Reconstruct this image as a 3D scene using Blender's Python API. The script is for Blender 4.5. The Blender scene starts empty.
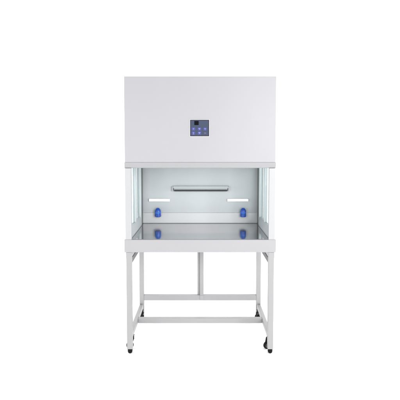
import bpy, bmesh, math, random
from mathutils import Vector, Matrix
random.seed(4)
S = bpy.context.scene
C = S.collection

# ------------------------------------------------------------------ materials
def nodes(name):
    m = bpy.data.materials.new(name); m.use_nodes = True
    nt = m.node_tree
    return m, nt, nt.nodes['Principled BSDF']

def paint(name, col, rough=.42, bump=.04, scale=900., var=.012, spec=.4):
    """powder-coated sheet metal: fine orange peel, faint uneven gloss and tone"""
    m, nt, b = nodes(name)
    tc = nt.nodes.new('ShaderNodeTexCoord')
    n1 = nt.nodes.new('ShaderNodeTexNoise'); n1.inputs['Scale'].default_value = scale; n1.inputs['Detail'].default_value = 2
    n2 = nt.nodes.new('ShaderNodeTexNoise'); n2.inputs['Scale'].default_value = 6.; n2.inputs['Detail'].default_value = 4
    nt.links.new(tc.outputs['Object'], n1.inputs['Vector']); nt.links.new(tc.outputs['Object'], n2.inputs['Vector'])
    bp = nt.nodes.new('ShaderNodeBump'); bp.inputs['Strength'].default_value = bump; bp.inputs['Distance'].default_value = .001
    nt.links.new(n1.outputs['Fac'], bp.inputs['Height']); nt.links.new(bp.outputs['Normal'], b.inputs['Normal'])
    r = nt.nodes.new('ShaderNodeMapRange'); r.inputs['To Min'].default_value = rough-.06; r.inputs['To Max'].default_value = rough+.06
    nt.links.new(n2.outputs['Fac'], r.inputs['Value']); nt.links.new(r.outputs['Result'], b.inputs['Roughness'])
    mx = nt.nodes.new('ShaderNodeMix'); mx.data_type = 'RGBA'
    mx.inputs[6].default_value = (*[c*(1-var) for c in col], 1); mx.inputs[7].default_value = (*[min(1, c*(1+var)) for c in col], 1)
    nt.links.new(n2.outputs['Fac'], mx.inputs[0]); nt.links.new(mx.outputs[2], b.inputs['Base Color'])
    b.inputs['Specular IOR Level'].default_value = spec
    return m

def metal(name, col, rough=.15, stretch=(2, 160, 160), bump=.03, rvar=.05):
    """brushed / polished stainless steel with grain along X"""
    m, nt, b = nodes(name)
    tc = nt.nodes.new('ShaderNodeTexCoord'); mp = nt.nodes.new('ShaderNodeMapping'); mp.inputs['Scale'].default_value = stretch
    n1 = nt.nodes.new('ShaderNodeTexNoise'); n1.inputs['Scale'].default_value = 4.; n1.inputs['Detail'].default_value = 5
    nt.links.new(tc.outputs['Object'], mp.inputs['Vector']); nt.links.new(mp.outputs['Vector'], n1.inputs['Vector'])
    r = nt.nodes.new('ShaderNodeMapRange'); r.inputs['To Min'].default_value = rough-rvar; r.inputs['To Max'].default_value = rough+rvar
    # wipe marks: soft patches on top of the grain
    n2 = nt.nodes.new('ShaderNodeTexNoise'); n2.inputs['Scale'].default_value = 7.; n2.inputs['Detail'].default_value = 6; n2.inputs['Distortion'].default_value = .8
    nt.links.new(tc.outputs['Object'], n2.inputs['Vector'])
    av = nt.nodes.new('ShaderNodeMath'); av.operation = 'MULTIPLY_ADD'; av.inputs[1].default_value = .5
    hf = nt.nodes.new('ShaderNodeMath'); hf.operation = 'MULTIPLY'; hf.inputs[1].default_value = .5
    nt.links.new(n2.outputs['Fac'], hf.inputs[0]); nt.links.new(n1.outputs['Fac'], av.inputs[0]); nt.links.new(hf.outputs[0], av.inputs[2])
    nt.links.new(av.outputs[0], r.inputs['Value']); nt.links.new(r.outputs['Result'], b.inputs['Roughness'])
    bp = nt.nodes.new('ShaderNodeBump'); bp.inputs['Strength'].default_value = bump; bp.inputs['Distance'].default_value = .0005
    nt.links.new(n1.outputs['Fac'], bp.inputs['Height']); nt.links.new(bp.outputs['Normal'], b.inputs['Normal'])
    b.inputs['Base Color'].default_value = (*col, 1); b.inputs['Metallic'].default_value = 1
    return m

def plastic(name, col, rough=.35, spec=.5, sub=0):
    m, nt, b = nodes(name)
    tc = nt.nodes.new('ShaderNodeTexCoord')
    n = nt.nodes.new('ShaderNodeTexNoise'); n.inputs['Scale'].default_value = 140; n.inputs['Detail'].default_value = 3
    nt.links.new(tc.outputs['Object'], n.inputs['Vector'])
    r = nt.nodes.new('ShaderNodeMapRange'); r.inputs['To Min'].default_value = rough-.05; r.inputs['To Max'].default_value = rough+.08
    nt.links.new(n.outputs['Fac'], r.inputs['Value']); nt.links.new(r.outputs['Result'], b.inputs['Roughness'])
    b.inputs['Base Color'].default_value = (*col, 1); b.inputs['Specular IOR Level'].default_value = spec
    return m

def glass(name, tint):
    m = bpy.data.materials.new(name); m.use_nodes = True; nt = m.node_tree
    nt.nodes.remove(nt.nodes['Principled BSDF'])
    out = nt.nodes['Material Output']
    tr = nt.nodes.new('ShaderNodeBsdfTransparent'); tr.inputs['Color'].default_value = (*tint, 1)
    gl = nt.nodes.new('ShaderNodeBsdfGlossy'); gl.inputs['Roughness'].default_value = .015
    # Schlick reflectance from the facing angle (the same on both sides of the sheet)
    lw = nt.nodes.new('ShaderNodeLayerWeight'); lw.inputs['Blend'].default_value = .5
    pw = nt.nodes.new('ShaderNodeMath'); pw.operation = 'POWER'; pw.inputs[1].default_value = 5
    fr = nt.nodes.new('ShaderNodeMath'); fr.operation = 'MULTIPLY_ADD'; fr.inputs[1].default_value = .62; fr.inputs[2].default_value = .035
    nt.links.new(lw.outputs['Facing'], pw.inputs[0]); nt.links.new(pw.outputs[0], fr.inputs[0])
    mx = nt.nodes.new('ShaderNodeMixShader')
    nt.links.new(fr.outputs[0], mx.inputs['Fac']); nt.links.new(tr.outputs['BSDF'], mx.inputs[1]); nt.links.new(gl.outputs['BSDF'], mx.inputs[2])
    nt.links.new(mx.outputs['Shader'], out.inputs['Surface'])
    return m

M = dict(
    housing=paint('powder_coat_light_grey', (.296, .292, .306)),
    lip=paint('powder_coat_lip_shaded', (.258, .256, .265)),  # housing coat made darker, painting in the shade of the downward-facing fold
    post=paint('powder_coat_white', (.345, .346, .354)),
    band=paint('powder_coat_base_grey', (.290, .287, .297)),
    stand=paint('powder_coat_stand_grey', (.272, .270, .274), rough=.42),
    inner=paint('inner_panel_grey', (.435, .460, .470), rough=.3, bump=.02),
    inner_low=paint('inner_upstand_grey', (.51, .517, .523), rough=.3, bump=.02),
    ledge=paint('white_enamel', (.93, .93, .93), rough=.3, bump=.01),
    steel=metal('polished_stainless', (.535, .528, .54), .085, rvar=.03),
    brushed=paint('satin_grey_frame', (.43, .455, .463), rough=.4, bump=.02),
    rail=paint('satin_rail_grey', (.365, .39, .395), rough=.35, bump=.02),
    darkmetal_shade=paint('dark_anodised_and_shade', (.13, .137, .143), rough=.45),  # dark bolts; on the rear corner channels it paints in the corner shade
    shaded_rail=paint('powder_coat_shade_grey', (.065, .065, .068), rough=.5),  # stand coat darkened: the shade under the cabinet is put into the colour
    seal=plastic('grey_rubber_seal', (.19, .205, .21), .6),
    gap=plastic('black_slot', (.016, .017, .019), .6),
    blue=plastic('blue_plastic', (.010, .066, .36), .3),
    blue2=plastic('light_blue_plastic', (.03, .16, .62), .3),
    rubber=plastic('black_rubber', (.005, .005, .0055), .6, .12),
    blackp=plastic('black_plastic', (.006, .006, .0065), .5, .15),
    hub=plastic('grey_hub_plastic', (.09, .09, .095), .5, .2),
    zinc=metal('zinc_plate', (.5, .5, .51), .35, (40, 40, 40)),
    face=plastic('slate_membrane', (.038, .049, .082), .45, .12),
    frame=plastic('dark_slate_border', (.016, .018, .028), .45, .12),
    bezel=plastic('white_bezel', (.42, .42, .43), .4),
    display=plastic('black_display_window', (.002, .0025, .0045), .5, .05),
    key=plastic('violet_blue_key', (.050, .060, .205), .45, .15),
    key_off=plastic('dim_slate_key', (.045, .053, .095), .45, .15),
    icon=plastic('pale_violet_icon', (.19, .18, .36), .45, .15),
    icon_off=plastic('dim_icon', (.10, .11, .18), .4),
    glass=glass('tinted_side_glass', (.86, .90, .905)),
)

# ------------------------------------------------------------------ mesh helpers
def box(bm, x0, x1, y0, y1, z0, z1, bev=.0015, seg=2, mi=0):
    r = bmesh.ops.create_cube(bm, size=1)
    vs = r['verts']
    for v in vs:
        v.co = Vector(((x0+x1)/2+v.co.x*(x1-x0), (y0+y1)/2+v.co.y*(y1-y0), (z0+z1)/2+v.co.z*(z1-z0)))
    fs = set(f for v in vs for f in v.link_faces); es = set(e for v in vs for e in v.link_edges)
    for f in fs: f.material_index = mi
    if bev:
        q = bmesh.ops.bevel(bm, geom=list(es), offset=bev, segments=seg, profile=.6, affect='EDGES')
        for f in q['faces']: f.material_index = mi
    return vs

def cyl(bm, p, q, r0, r1=None, n=20, bev=0, mi=0):
    """round bar from p to q"""
    r1 = r0 if r1 is None else r1
    p, q = Vector(p), Vector(q); d = q-p
    rot = d.to_track_quat('Z', 'Y').to_matrix().to_4x4()
    c = bmesh.ops.create_cone(bm, cap_ends=True, segments=n, radius1=r0, radius2=r1, depth=d.length,
                              matrix=Matrix.Translation((p+q)/2) @ rot)
    fs = set(f for v in c['verts'] for f in v.link_faces)
    for f in fs: f.material_index = mi
    if bev:
        es = [e for e in set(e for v in c['verts'] for e in v.link_edges) if len(e.link_faces) == 2 and e.calc_face_angle(0) > 1]
        b = bmesh.ops.bevel(bm, geom=es, offset=bev, segments=2, profile=.5, affect='EDGES')
        for f in b['faces']: f.material_index = mi

def lathe(bm, prof, origin, axis='Z', n=28, mi=0):
    """prof = [(radius, along)], closed at both ends"""
    o = Vector(origin); rings = []
    for r, h in prof:
        ring = []
        for k in range(n):
            a = 2*math.pi*k/n; u, w = r*math.cos(a), r*math.sin(a)
            c = {'Z': (u, w, h), 'Y': (u, h, w), 'X': (h, u, w)}[axis]
            ring.append(bm.verts.new(o+Vector(c)))
        rings.append(ring)
    fs = []
    for a, b in zip(rings, rings[1:]):
        for k in range(n):
            fs.append(bm.faces.new((a[k], a[(k+1) % n], b[(k+1) % n], b[k])))
    fs.append(bm.faces.new(rings[0][::-1])); fs.append(bm.faces.new(rings[-1]))
    for f in fs: f.material_index = mi
    bmesh.ops.recalc_face_normals(bm, faces=fs)

def prism(bm, pts, x0, x1, bev=0, mi=0):
    """profile in (y, z), extruded from x0 to x1"""
    a = [bm.verts.new((x0, y, z)) for y, z in pts]; b = [bm.verts.new((x1, y, z)) for y, z in pts]
    n = len(pts); fs = [bm.faces.new(a), bm.faces.new(b[::-1])]
    for k in range(n): fs.append(bm.faces.new((a[k], b[k], b[(k+1) % n], a[(k+1) % n])))
    bmesh.ops.recalc_face_normals(bm, faces=fs)
    for f in fs: f.material_index = mi
    if bev:
        es = set(e for f in fs for e in f.edges)
        q = bmesh.ops.bevel(bm, geom=list(es), offset=bev, segments=2, profile=.6, affect='EDGES')
        for f in q['faces']: f.material_index = mi

def wpos(o):
    p = Vector((0, 0, 0))
    while o: p += o.location; o = o.parent
    return p

ZS, ZO = 1.0, 0.0      # height scale and offset of the assembly being built
def part(name, bm, mats, parent=None, pivot=None, label=None, angle=32):
    """one mesh object; its vertices are given in world metres, its origin is put at pivot (default: middle of its base)"""
    me = bpy.data.meshes.new(name)
    for v in bm.verts: v.co.z = v.co.z*ZS+ZO
    if pivot is not None: pivot = (pivot[0], pivot[1], pivot[2]*ZS+ZO)
    if pivot is None:
        xs = [v.co for v in bm.verts]
        pivot = Vector(((min(c.x for c in xs)+max(c.x for c in xs))/2, (min(c.y for c in xs)+max(c.y for c in xs))/2, min(c.z for c in xs)))
    pivot = Vector(pivot)
    bmesh.ops.translate(bm, verts=bm.verts, vec=-pivot)
    bm.to_mesh(me); bm.free()
    for p in me.polygons: p.use_smooth = True
    me.set_sharp_from_angle(angle=math.radians(angle))
    for m in (mats if isinstance(mats, (list, tuple)) else [mats]): me.materials.append(M[m] if isinstance(m, str) else m)
    o = bpy.data.objects.new(name, me); C.objects.link(o)
    wn = o.modifiers.new('weighted_normal', 'WEIGHTED_NORMAL'); wn.weight = 100; wn.keep_sharp = True
    o.parent = parent
    o.location = pivot - (wpos(parent) if parent else Vector((0, 0, 0)))
    if label: o['label'] = label
    return o

def B(): return bmesh.new()

def thing(name, loc, label, cat):
    o = bpy.data.objects.new(name, None); C.objects.link(o); o.location = loc
    o.empty_display_size = .1; o['label'] = label; o['category'] = cat
    return o

# ------------------------------------------------------------------ dimensions (metres; X right, Y away from camera, Z up)
W = .504            # half outside width
D = .64             # stand depth
CD = .665           # cabinet depth
T = .038            # square tube
ZT = .8090          # work surface
ZL0, ZL1 = 1.296, 1.335   # lip under the hood front
ZTOP = 1.9065

# ================================================================== stand
ZS = .983
stand = thing('support_stand', (0, D/2, 0), 'pale grey square-tube steel stand on black feet and casters, carrying the cabinet', 'stand')

def leg(sx, sy):
    xo = sx*W; xi = sx*(W-T+.001)
    x0, x1 = sorted((xo, xi))
    y0, y1 = (0.004, T) if sy < 0 else (D-T, D)
    b = B(); box(b, x0, x1, y0, y1, .034, .7222 if sy < 0 else .672, .003, 3)
    l = part('leg', b, 'stand', stand)
    f = B(); cx, cy = (x0+x1)/2, (y0+y1)/2
    lathe(f, [(.006, .0), (.0105, .0015), (.0138, .005), (.0158, .010), (.0165, .016), (.0165, .0265), (.0172, .0275), (.0172, .0325)], (cx, cy, .0005), 'Z', 28)
    part('foot', f, 'rubber', l)
    return l
legs = {(sx, sy): leg(sx, sy) for sx in (-1, 1) for sy in (-1, 1)}

# top rails that carry the cabinet
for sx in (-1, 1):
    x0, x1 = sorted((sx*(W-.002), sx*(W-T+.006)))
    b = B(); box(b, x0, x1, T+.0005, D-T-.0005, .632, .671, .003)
    part('side_rail', b, 'shaded_rail', stand, label='rail under the cabinet base, its shade painted in as dark grey')
b = B(); box(b, -W+T, W-T, D-T+.002, D-.002, .632, .671, .003); part('rear_rail', b, 'stand', stand)
# low side rails
for sx in (-1, 1):
    x0, x1 = sorted((sx*(W-.003), sx*(W-.032)))
    b = B(); box(b, x0, x1, T+.0005, D-T-.0005, .094, .131, .003)
    r = part('side_rail', b, 'stand', stand)
    bb = B()
    lathe(bb, [(.0072, 0), (.0072, .0035), (.0052, .006), (.0018, .0066)], (sx*(W-.013), D-T-.016, .1311), 'Z', 18)
    part('bolt', bb, 'darkmetal_shade', r)
    bb = B(); lathe(bb, [(.0055, 0), (.0055, .003), (.0035, .005)], (sx*(W-.018), T+.03, .1311), 'Z', 16)
    part('bolt', bb, 'darkmetal_shade', r)
# cross bar between the low side rails
b = B(); box(b, -W+.0325, W-.0325, .302, .302+T, .092, .129, .003)
part('cross_bar', b, 'stand', stand)
# rear cross bar and upright
b = B(); box(b, -W+T-.0005, W-T+.0005, D-T+.001, D-.001, .160, .204, .003)
part('rear_cross_bar', b, 'stand', stand)
b = B(); box(b, -.002, .029, D-T-.0015, D-.004, .2045, .6315, .0025)
box(b, -.023, -.002, D-.017, D-.006, .2045, .6315, .0015)
box(b, -.002, .029, D-T-.003, D-T+.0005, .168, .2045, .001)
part('upright', b, 'stand', stand)

# casters: plate and fork with a wheel, swivelled so that every wheel trails to the left
def caster(cx, cy, ang):
    b = B()
    box(b, cx-.013, cx+.013, cy-.022, cy+.022, .0885, .0938, .001, 1, 0)
    lathe(b, [(.0125, .0785), (.0145, .080), (.0145, .0865), (.012, .0884)], (cx, cy, 0), 'Z', 24, 1)
    R = Matrix.Translation((cx, cy, 0)) @ Matrix.Rotation(ang, 4, 'Z')
    n0 = len(b.verts); b.verts.ensure_lookup_table()
    for s in (-1, 1):
        pts = [(.013, .0785), (-.013, .0785), (-.024, .024), (-.020, .019), (-.012, .019), (-.006, .026)]
        y0, y1 = sorted((s*.0125, s*.0150))
        a = [b.verts.new((x, y0, z)) for x, z in pts]; c = [b.verts.new((x, y1, z)) for x, z in pts]
        fs = [b.faces.new(a), b.faces.new(c[::-1])]
        for k in range(6): fs.append(b.faces.new((a[k], c[k], c[(k+1) % 6], a[(k+1) % 6])))
        bmesh.ops.recalc_face_normals(b, faces=fs)
        for f in fs: f.material_index = 1
    box(b, -.0125, .0125, -.0125, .0125, .0705, .0785, .002, 2, 1)
    lathe(b, [(.0045, -.0185), (.0045, .0185)], (-.016, 0, .0265), 'Y', 14, 0)
    b.verts.ensure_lookup_table()
    for v in b.verts[n0:]: v.co = R @ v.co
    o = part('caster', b, ['blackp', 'blackp'], stand, (cx, cy, 0))
    w = B()
    prof = [(.0165, -.0085), (.0205, -.0095), (.0245, -.0085), (.0260, -.005), (.0260, .005), (.0245, .0085), (.0205, .0095), (.0165, .0085)]
    lathe(w, prof, (-.016, 0, .0262), 'Y', 36, 0)
    lathe(w, [(.0155, -.0098), (.0165, -.0090), (.0165, .0090), (.0155, .0098)], (-.016, 0, .0262), 'Y', 32, 1)
    for v in w.verts: v.co = R @ v.co
    part('wheel', w, ['rubber', 'hub'], o)
for sx in (-1, 1):
    caster(.487 if sx > 0 else -.482, .092, math.radians(18 if sx < 0 else 28))
    caster(sx*(W-.024), D-.082, math.radians(35 if sx < 0 else -62))

# ================================================================== cabinet
ZS, ZO = 1.0, -.0114
hood = thing('fume_hood', (0, CD/2, .672+ZO), 'pale grey laboratory cabinet with open front and small slate control panel, standing on the stand', 'fume hood')

# head housing (a folded box, open underneath)
b = B(); box(b, -.507, .507, 0, CD, ZL1, ZTOP, .004, 3)
housing = part('housing', b, 'housing', hood)
# seams of the lift-off front panel: shallow folded joints on the two sides
for sx in (-1, 1):
    s = B(); x0, x1 = sorted((sx*.5068, sx*.5080)); box(s, x0, x1, .022, .0245, ZL1+.004, ZTOP-.004, 0); part('seam', s, 'seal', housing)
# folded lip along the bottom edge of the front, its shade painted in
b = B(); prism(b, [(.0005, ZL1-.0004), (.006, ZL0+.003), (.010, ZL0), (.060, ZL0), (.060, ZL0+.003), (.030, ZL1-.0004)], -.5100, .5100, .0012)
part('lip', b, 'lip', hood)
# chamber ceiling
b = B(); box(b, -.4795, .4795, .0605, CD-.02, 1.316, 1.3345, .001); part('ceiling_panel', b, 'inner', hood)

# base pan: front band, side skirts, rear skirt
ZB = .7235
b = B(); box(b, -.5145, .5145, -.003, .020, ZB, ZT+.0008, .0025, 3); part('front_band', b, 'band', hood)
for sx in (-1, 1):
    x0, x1 = sorted((sx*.512, sx*.4745)); b = B(); box(b, x0, x1, T+.0008, CD, .6725, ZT-.002, .002)
    part('side_skirt', b, 'band', hood)
b = B(); box(b, -.474, .474, CD-.022, CD, .6725, ZT-.002, .002); part('rear_skirt', b, 'band', hood)
b = B(); box(b, -.474, .474, .0205, CD-.0225, .762, .775, .001); part('base_tray', b, 'band', hood)
# polished work surface with a thin turned-down edge
b = B(); box(b, -.4738, .4738, .0204, CD-.0226, ZT-.022, ZT, .0008); part('work_surface', b, 'steel', hood)

# back of the chamber
YB = .650
b = B(); box(b, -.478, .478, YB, CD-.002, .8965, 1.3155, .001); part('back_panel', b, 'inner', hood)
b = B(); prism(b, [(YB-.011, ZT+.0022), (YB-.0045, .8955), (CD-.002, .8955), (CD-.002, ZT+.0022)], -.4755, .4755, .001); part('back_upstand', b, 'inner_low', hood)
b = B(); box(b, -.4755, .4755, YB-.0135, YB-.0105, ZT+.0003, ZT+.0042, .0008); part('sealant_joint', b, 'seal', hood)

# side walls: front post, sill, stiles, glazing
for sx in (-1, 1):
    def bx(bm, xa, xb, *r, **k):
        x0, x1 = sorted((sx*xa, sx*xb)); box(bm, x0, x1, *r, **k)
    b = B(); bx(b, .5070, .4650, .001, .019, ZT-.0005, ZL0-.0005, bev=.002)
    bx(b, .5070, .4990, .0192, .060, ZT-.0005, ZL0-.0005, bev=.001)
    part('front_post', b, 'post', hood)
    b = B(); bx(b, .4985, .4665, .0195, .030, ZT+.0005, 1.3150, bev=.001); part('edge_seal', b, 'seal', hood)
    # side frame in brushed aluminium
    fr = B()
    bx(fr, .4985, .4735, .0305, .060, ZT+.0005, 1.3345, bev=.0012)
    bx(fr, .4985, .4760, .285, .312, ZT+.072, 1.3150, bev=.0012)
    bx(fr, .4985, .4765, .545, .585, ZT+.0005, 1.3345, bev=.0012)
    bx(fr, .4985, .4735, .0605, .5445, 1.300, 1.3345, bev=.0012)
    f_o = part('side_frame', fr, 'brushed', hood)
    # sloping sill under the glass
    sl = B(); z0 = ZT+.0005
    pts = [(sx*.4985, z0), (sx*.4715, z0), (sx*.4715, z0+.016), (sx*.4865, z0+.070), (sx*.4985, z0+.070)]
    a = [sl.verts.new((x, .0607, z)) for x, z in pts]; c = [sl.verts.new((x, .5443, z)) for x, z in pts]
    fs = [sl.faces.new(a), sl.faces.new(c[::-1])]
    for k in range(5): fs.append(sl.faces.new((a[k], c[k], c[(k+1) % 5], a[(k+1) % 5])))
    bmesh.ops.recalc_face_normals(sl, faces=fs)
    part('sill', sl, 'inner', hood)
    jt = B(); bx(jt, .4716, .4690, .031, .640, ZT+.0003, ZT+.0030, bev=.0006); part('sealant_joint', jt, 'seal', hood)
    # panes
    for y0, y1 in ((.0607, .2848), (.3122, .5448)):
        g = B(); bx(g, .4905, .4865, y0, y1, ZT+.0712, 1.2998, bev=0); part('glass_pane', g, 'glass', hood)
    # rear corner channel with the corner shade painted in dark, and outer rear post
    b = B(); bx(b, .4985, .4740, .5855, CD-.020, ZT+.0005, 1.3155, bev=.001); part('shaded_corner_channel', b, 'darkmetal_shade', hood)
    b = B(); bx(b, .5070, .4990, .545, CD-.001, ZT-.0015, 1.3345, bev=.001); part('rear_post', b, 'post', hood)

# horizontal rail with a dark slot, on the back panel
b = B()
box(b, -.222, .232, YB-.030, YB-.0003, 1.102, 1.121, .004, 3, 0)
box(b, -.216, .226, YB-.0265, YB-.0004, 1.092, 1.102, .001, 1, 0)
rail = part('slot_rail', b, 'rail', hood)
b = B(); box(b, -.213, .222, YB-.034, YB-.0005, 1.0785, 1.0915, .002, 2, 0); part('slot', b, 'gap', rail)
for x in (-.226, .2355):
    b = B(); box(b, x-.0035, x+.0035, YB-.032, YB-.0005, 1.0790, 1.1195, .0015, 2); part('end_bracket', b, 'rail', rail)

# two short white bars on the back panel
for x0, x1 in ((-.4235, -.2500), (.2255, .3995)):
    b = B(); box(b, x0, x1, YB-.020, YB-.0003, .993, 1.0145, .002, 2)
    part('white_bar', b, 'ledge', hood, label='short white horizontal bar on the grey back panel above the left blue valve' if x0 < 0 else 'short white horizontal bar on the grey back panel above the right blue valve')

# blue service valves
for xv in (-.3475, .3555):
    yv = YB-.034
    b = B()
    lathe(b, [(.0125, .866), (.0215, .8672), (.0240, .8705), (.0242, .898)], (xv, yv, 0), 'Z', 30, 0)
    lathe(b, [(.0236, .8982), (.0247, .8995), (.0247, .9060), (.0236, .9073)], (xv, yv, 0), 'Z', 30, 1)
    lathe(b, [(.0242, .9075), (.0238, .916), (.0222, .9235), (.0185, .930), (.0132, .9345), (.0125, .9375), (.0105, .9405), (.004, .942)], (xv, yv, 0), 'Z', 30, 0)
    for k in range(8):
        a = 2*math.pi*k/8+.2
        cyl(b, (xv+.0232*math.cos(a), yv+.0232*math.sin(a), .8705), (xv+.0232*math.cos(a), yv+.0232*math.sin(a), .8885), .0026, n=8)
    v = part('service_valve', b, ['blue', 'blue2'], hood)
    s = B(); cyl(s, (xv, yv+.02, .883), (xv, YB-.0065, .883), .009, n=20); part('wall_stem', s, 'blue', v)

# control panel on the housing
px0, px1, pz0, pz1 = -.0665, .0600, 1.5095, 1.6185
b = B()
box(b, px0-.004, px1+.004, -.0025, .0002, pz0-.004, pz1+.004, .0012, 2, 0)
box(b, px0, px1, -.0034, -.0026, pz0, pz1, .0003, 1, 1)
box(b, px0+.0045, px1-.0045, -.0040, -.0035, pz0+.0045, pz1-.0045, 0, 1, 2)
panel = part('control_panel', b, ['bezel', 'frame', 'face'], hood)
b = B(); box(b, -.0385, -.0095, -.0052, -.0041, 1.5835, 1.6110, .0006, 2); part('display', b, 'display', panel)
for r, z in enumerate((1.5575, 1.5305)):
    for c, x in enumerate((-.0445, -.0045, .0335)):
        off = r == 1 and c == 2
        b = B()
        box(b, x-.0115, x+.0115, -.0050, -.0041, z-.0100, z+.0100, .0006, 2, 0)
        yk0, yk1 = -.0054, -.00505
        if off:
            box(b, x-.006, x+.006, yk0, yk1, z-.0015, z+.0015, 0, 1, 1)
        elif c == 0:
            box(b, x-.0045, x+.0045, yk0, yk1, z+.0030, z+.0055, 0, 1, 1); box(b, x-.0014, x+.0014, yk0, yk1, z-.0060, z+.0029, 0, 1, 1)
            if r: box(b, x-.0045, x+.0045, yk0, yk1, z-.0085, z-.0061, 0, 1, 1)
        elif c == 1:
            box(b, x-.0065, x+.0065, yk0, yk1, z+.0020, z+.0056, 0, 1, 1); box(b, x-.0030, x+.0030, yk0, yk1, z-.0022, z+.0019, 0, 1, 1)
            box(b, x-.0013, x+.0013, yk0, yk1, z-.0065, z-.0023, 0, 1, 1)
        else:
            box(b, x-.0060, x+.0060, yk0, yk1, z+.0026, z+.0056, 0, 1, 1); box(b, x-.0015, x+.0015, yk0, yk1, z-.0065, z+.0025, 0, 1, 1)
        part('key', b, ['key_off' if off else 'key', 'icon_off' if off else 'icon'], panel)

# ================================================================== setting: seamless white studio sheet
ZS, ZO = 1.0, 0.0
def white(name):
    return paint(name, (.96, .96, .96), rough=.8, bump=.0, var=.004, spec=.1)
wm = white('white_studio_sheet')
b = B()
v = [b.verts.new(p) for p in ((-13, -8, 0), (13, -8, 0), (13, 2.6, 0), (-13, 2.6, 0))]; b.faces.new(v)
o = part('floor', b, wm); o['kind'] = 'structure'; o['label'] = 'seamless white studio floor under the stand'
b = B(); prof = [(2.6, 0)]
for k in range(1, 13):
    a = math.pi/2*k/12; prof.append((2.6+1.2*math.sin(a), 1.2-1.2*math.cos(a)))
prof.append((3.8, 8.0))
rows = [(b.verts.new((-13, y, z)), b.verts.new((13, y, z))) for y, z in prof]
for (a0, a1), (b0, b1) in zip(rows, rows[1:]): b.faces.new((a0, a1, b1, b0))
o = part('backdrop', b, wm, angle=60); o['kind'] = 'structure'; o['label'] = 'plain white curved studio backdrop behind the cabinet'

# ================================================================== light
w = bpy.data.worlds.new('World'); S.world = w; w.use_nodes = True
bg = w.node_tree.nodes['Background']; bg.inputs['Color'].default_value = (.98, .985, 1, 1); bg.inputs['Strength'].default_value = .52

def softbox(name, loc, target, sx, sy, watts, col=(1, 1, 1)):
    l = bpy.data.lights.new(name, 'AREA'); l.shape = 'RECTANGLE'; l.size = sx; l.size_y = sy; l.energy = watts; l.color = col
    o = bpy.data.objects.new(name, l); C.objects.link(o); o.location = loc
    o.rotation_euler = (Vector(target)-Vector(loc)).to_track_quat('-Z', 'Y').to_euler()
    return o
softbox('key_softbox', (1.9, -4.2, 1.8), (0, .2, .9), 2.4, 2.2, 215)
softbox('fill_softbox', (-2.0, -4.3, 1.6), (0, .2, .9), 2.2, 2.2, 85)
softbox('side_softbox', (-3.4, -.6, 1.0), (0, .2, .1), 1.6, 1.2, 55)
softbox('side_softbox', (3.4, -.6, 1.0), (0, .2, .1), 1.6, 1.2, 55)
softbox('backdrop_softbox', (-3.2, 1.0, 2.2), (-.6, 3.2, .4), 1.6, 1.6, 120)
softbox('backdrop_softbox', (3.2, 1.0, 2.2), (.6, 3.2, .4), 1.6, 1.6, 120)

# ================================================================== camera
cd = bpy.data.cameras.new('camera'); cam = bpy.data.objects.new('camera', cd); C.objects.link(cam)
cam.location = (0, -2.8, 1.405); cam.rotation_euler = (math.radians(90-3.2), 0, 0)
cd.sensor_width = 36; cd.lens = 36*417/400; cd.shift_y = -26.5/400; cd.shift_x = -.1/400; cd.clip_end = 200
S.camera = cam
S.render.resolution_x = S.render.resolution_y = 1024
S.view_settings.view_transform = 'Standard'; S.view_settings.look = 'None'
S.view_settings.exposure = 0; S.view_settings.gamma = 1
S.cycles.max_bounces = 10; S.cycles.transparent_max_bounces = 16
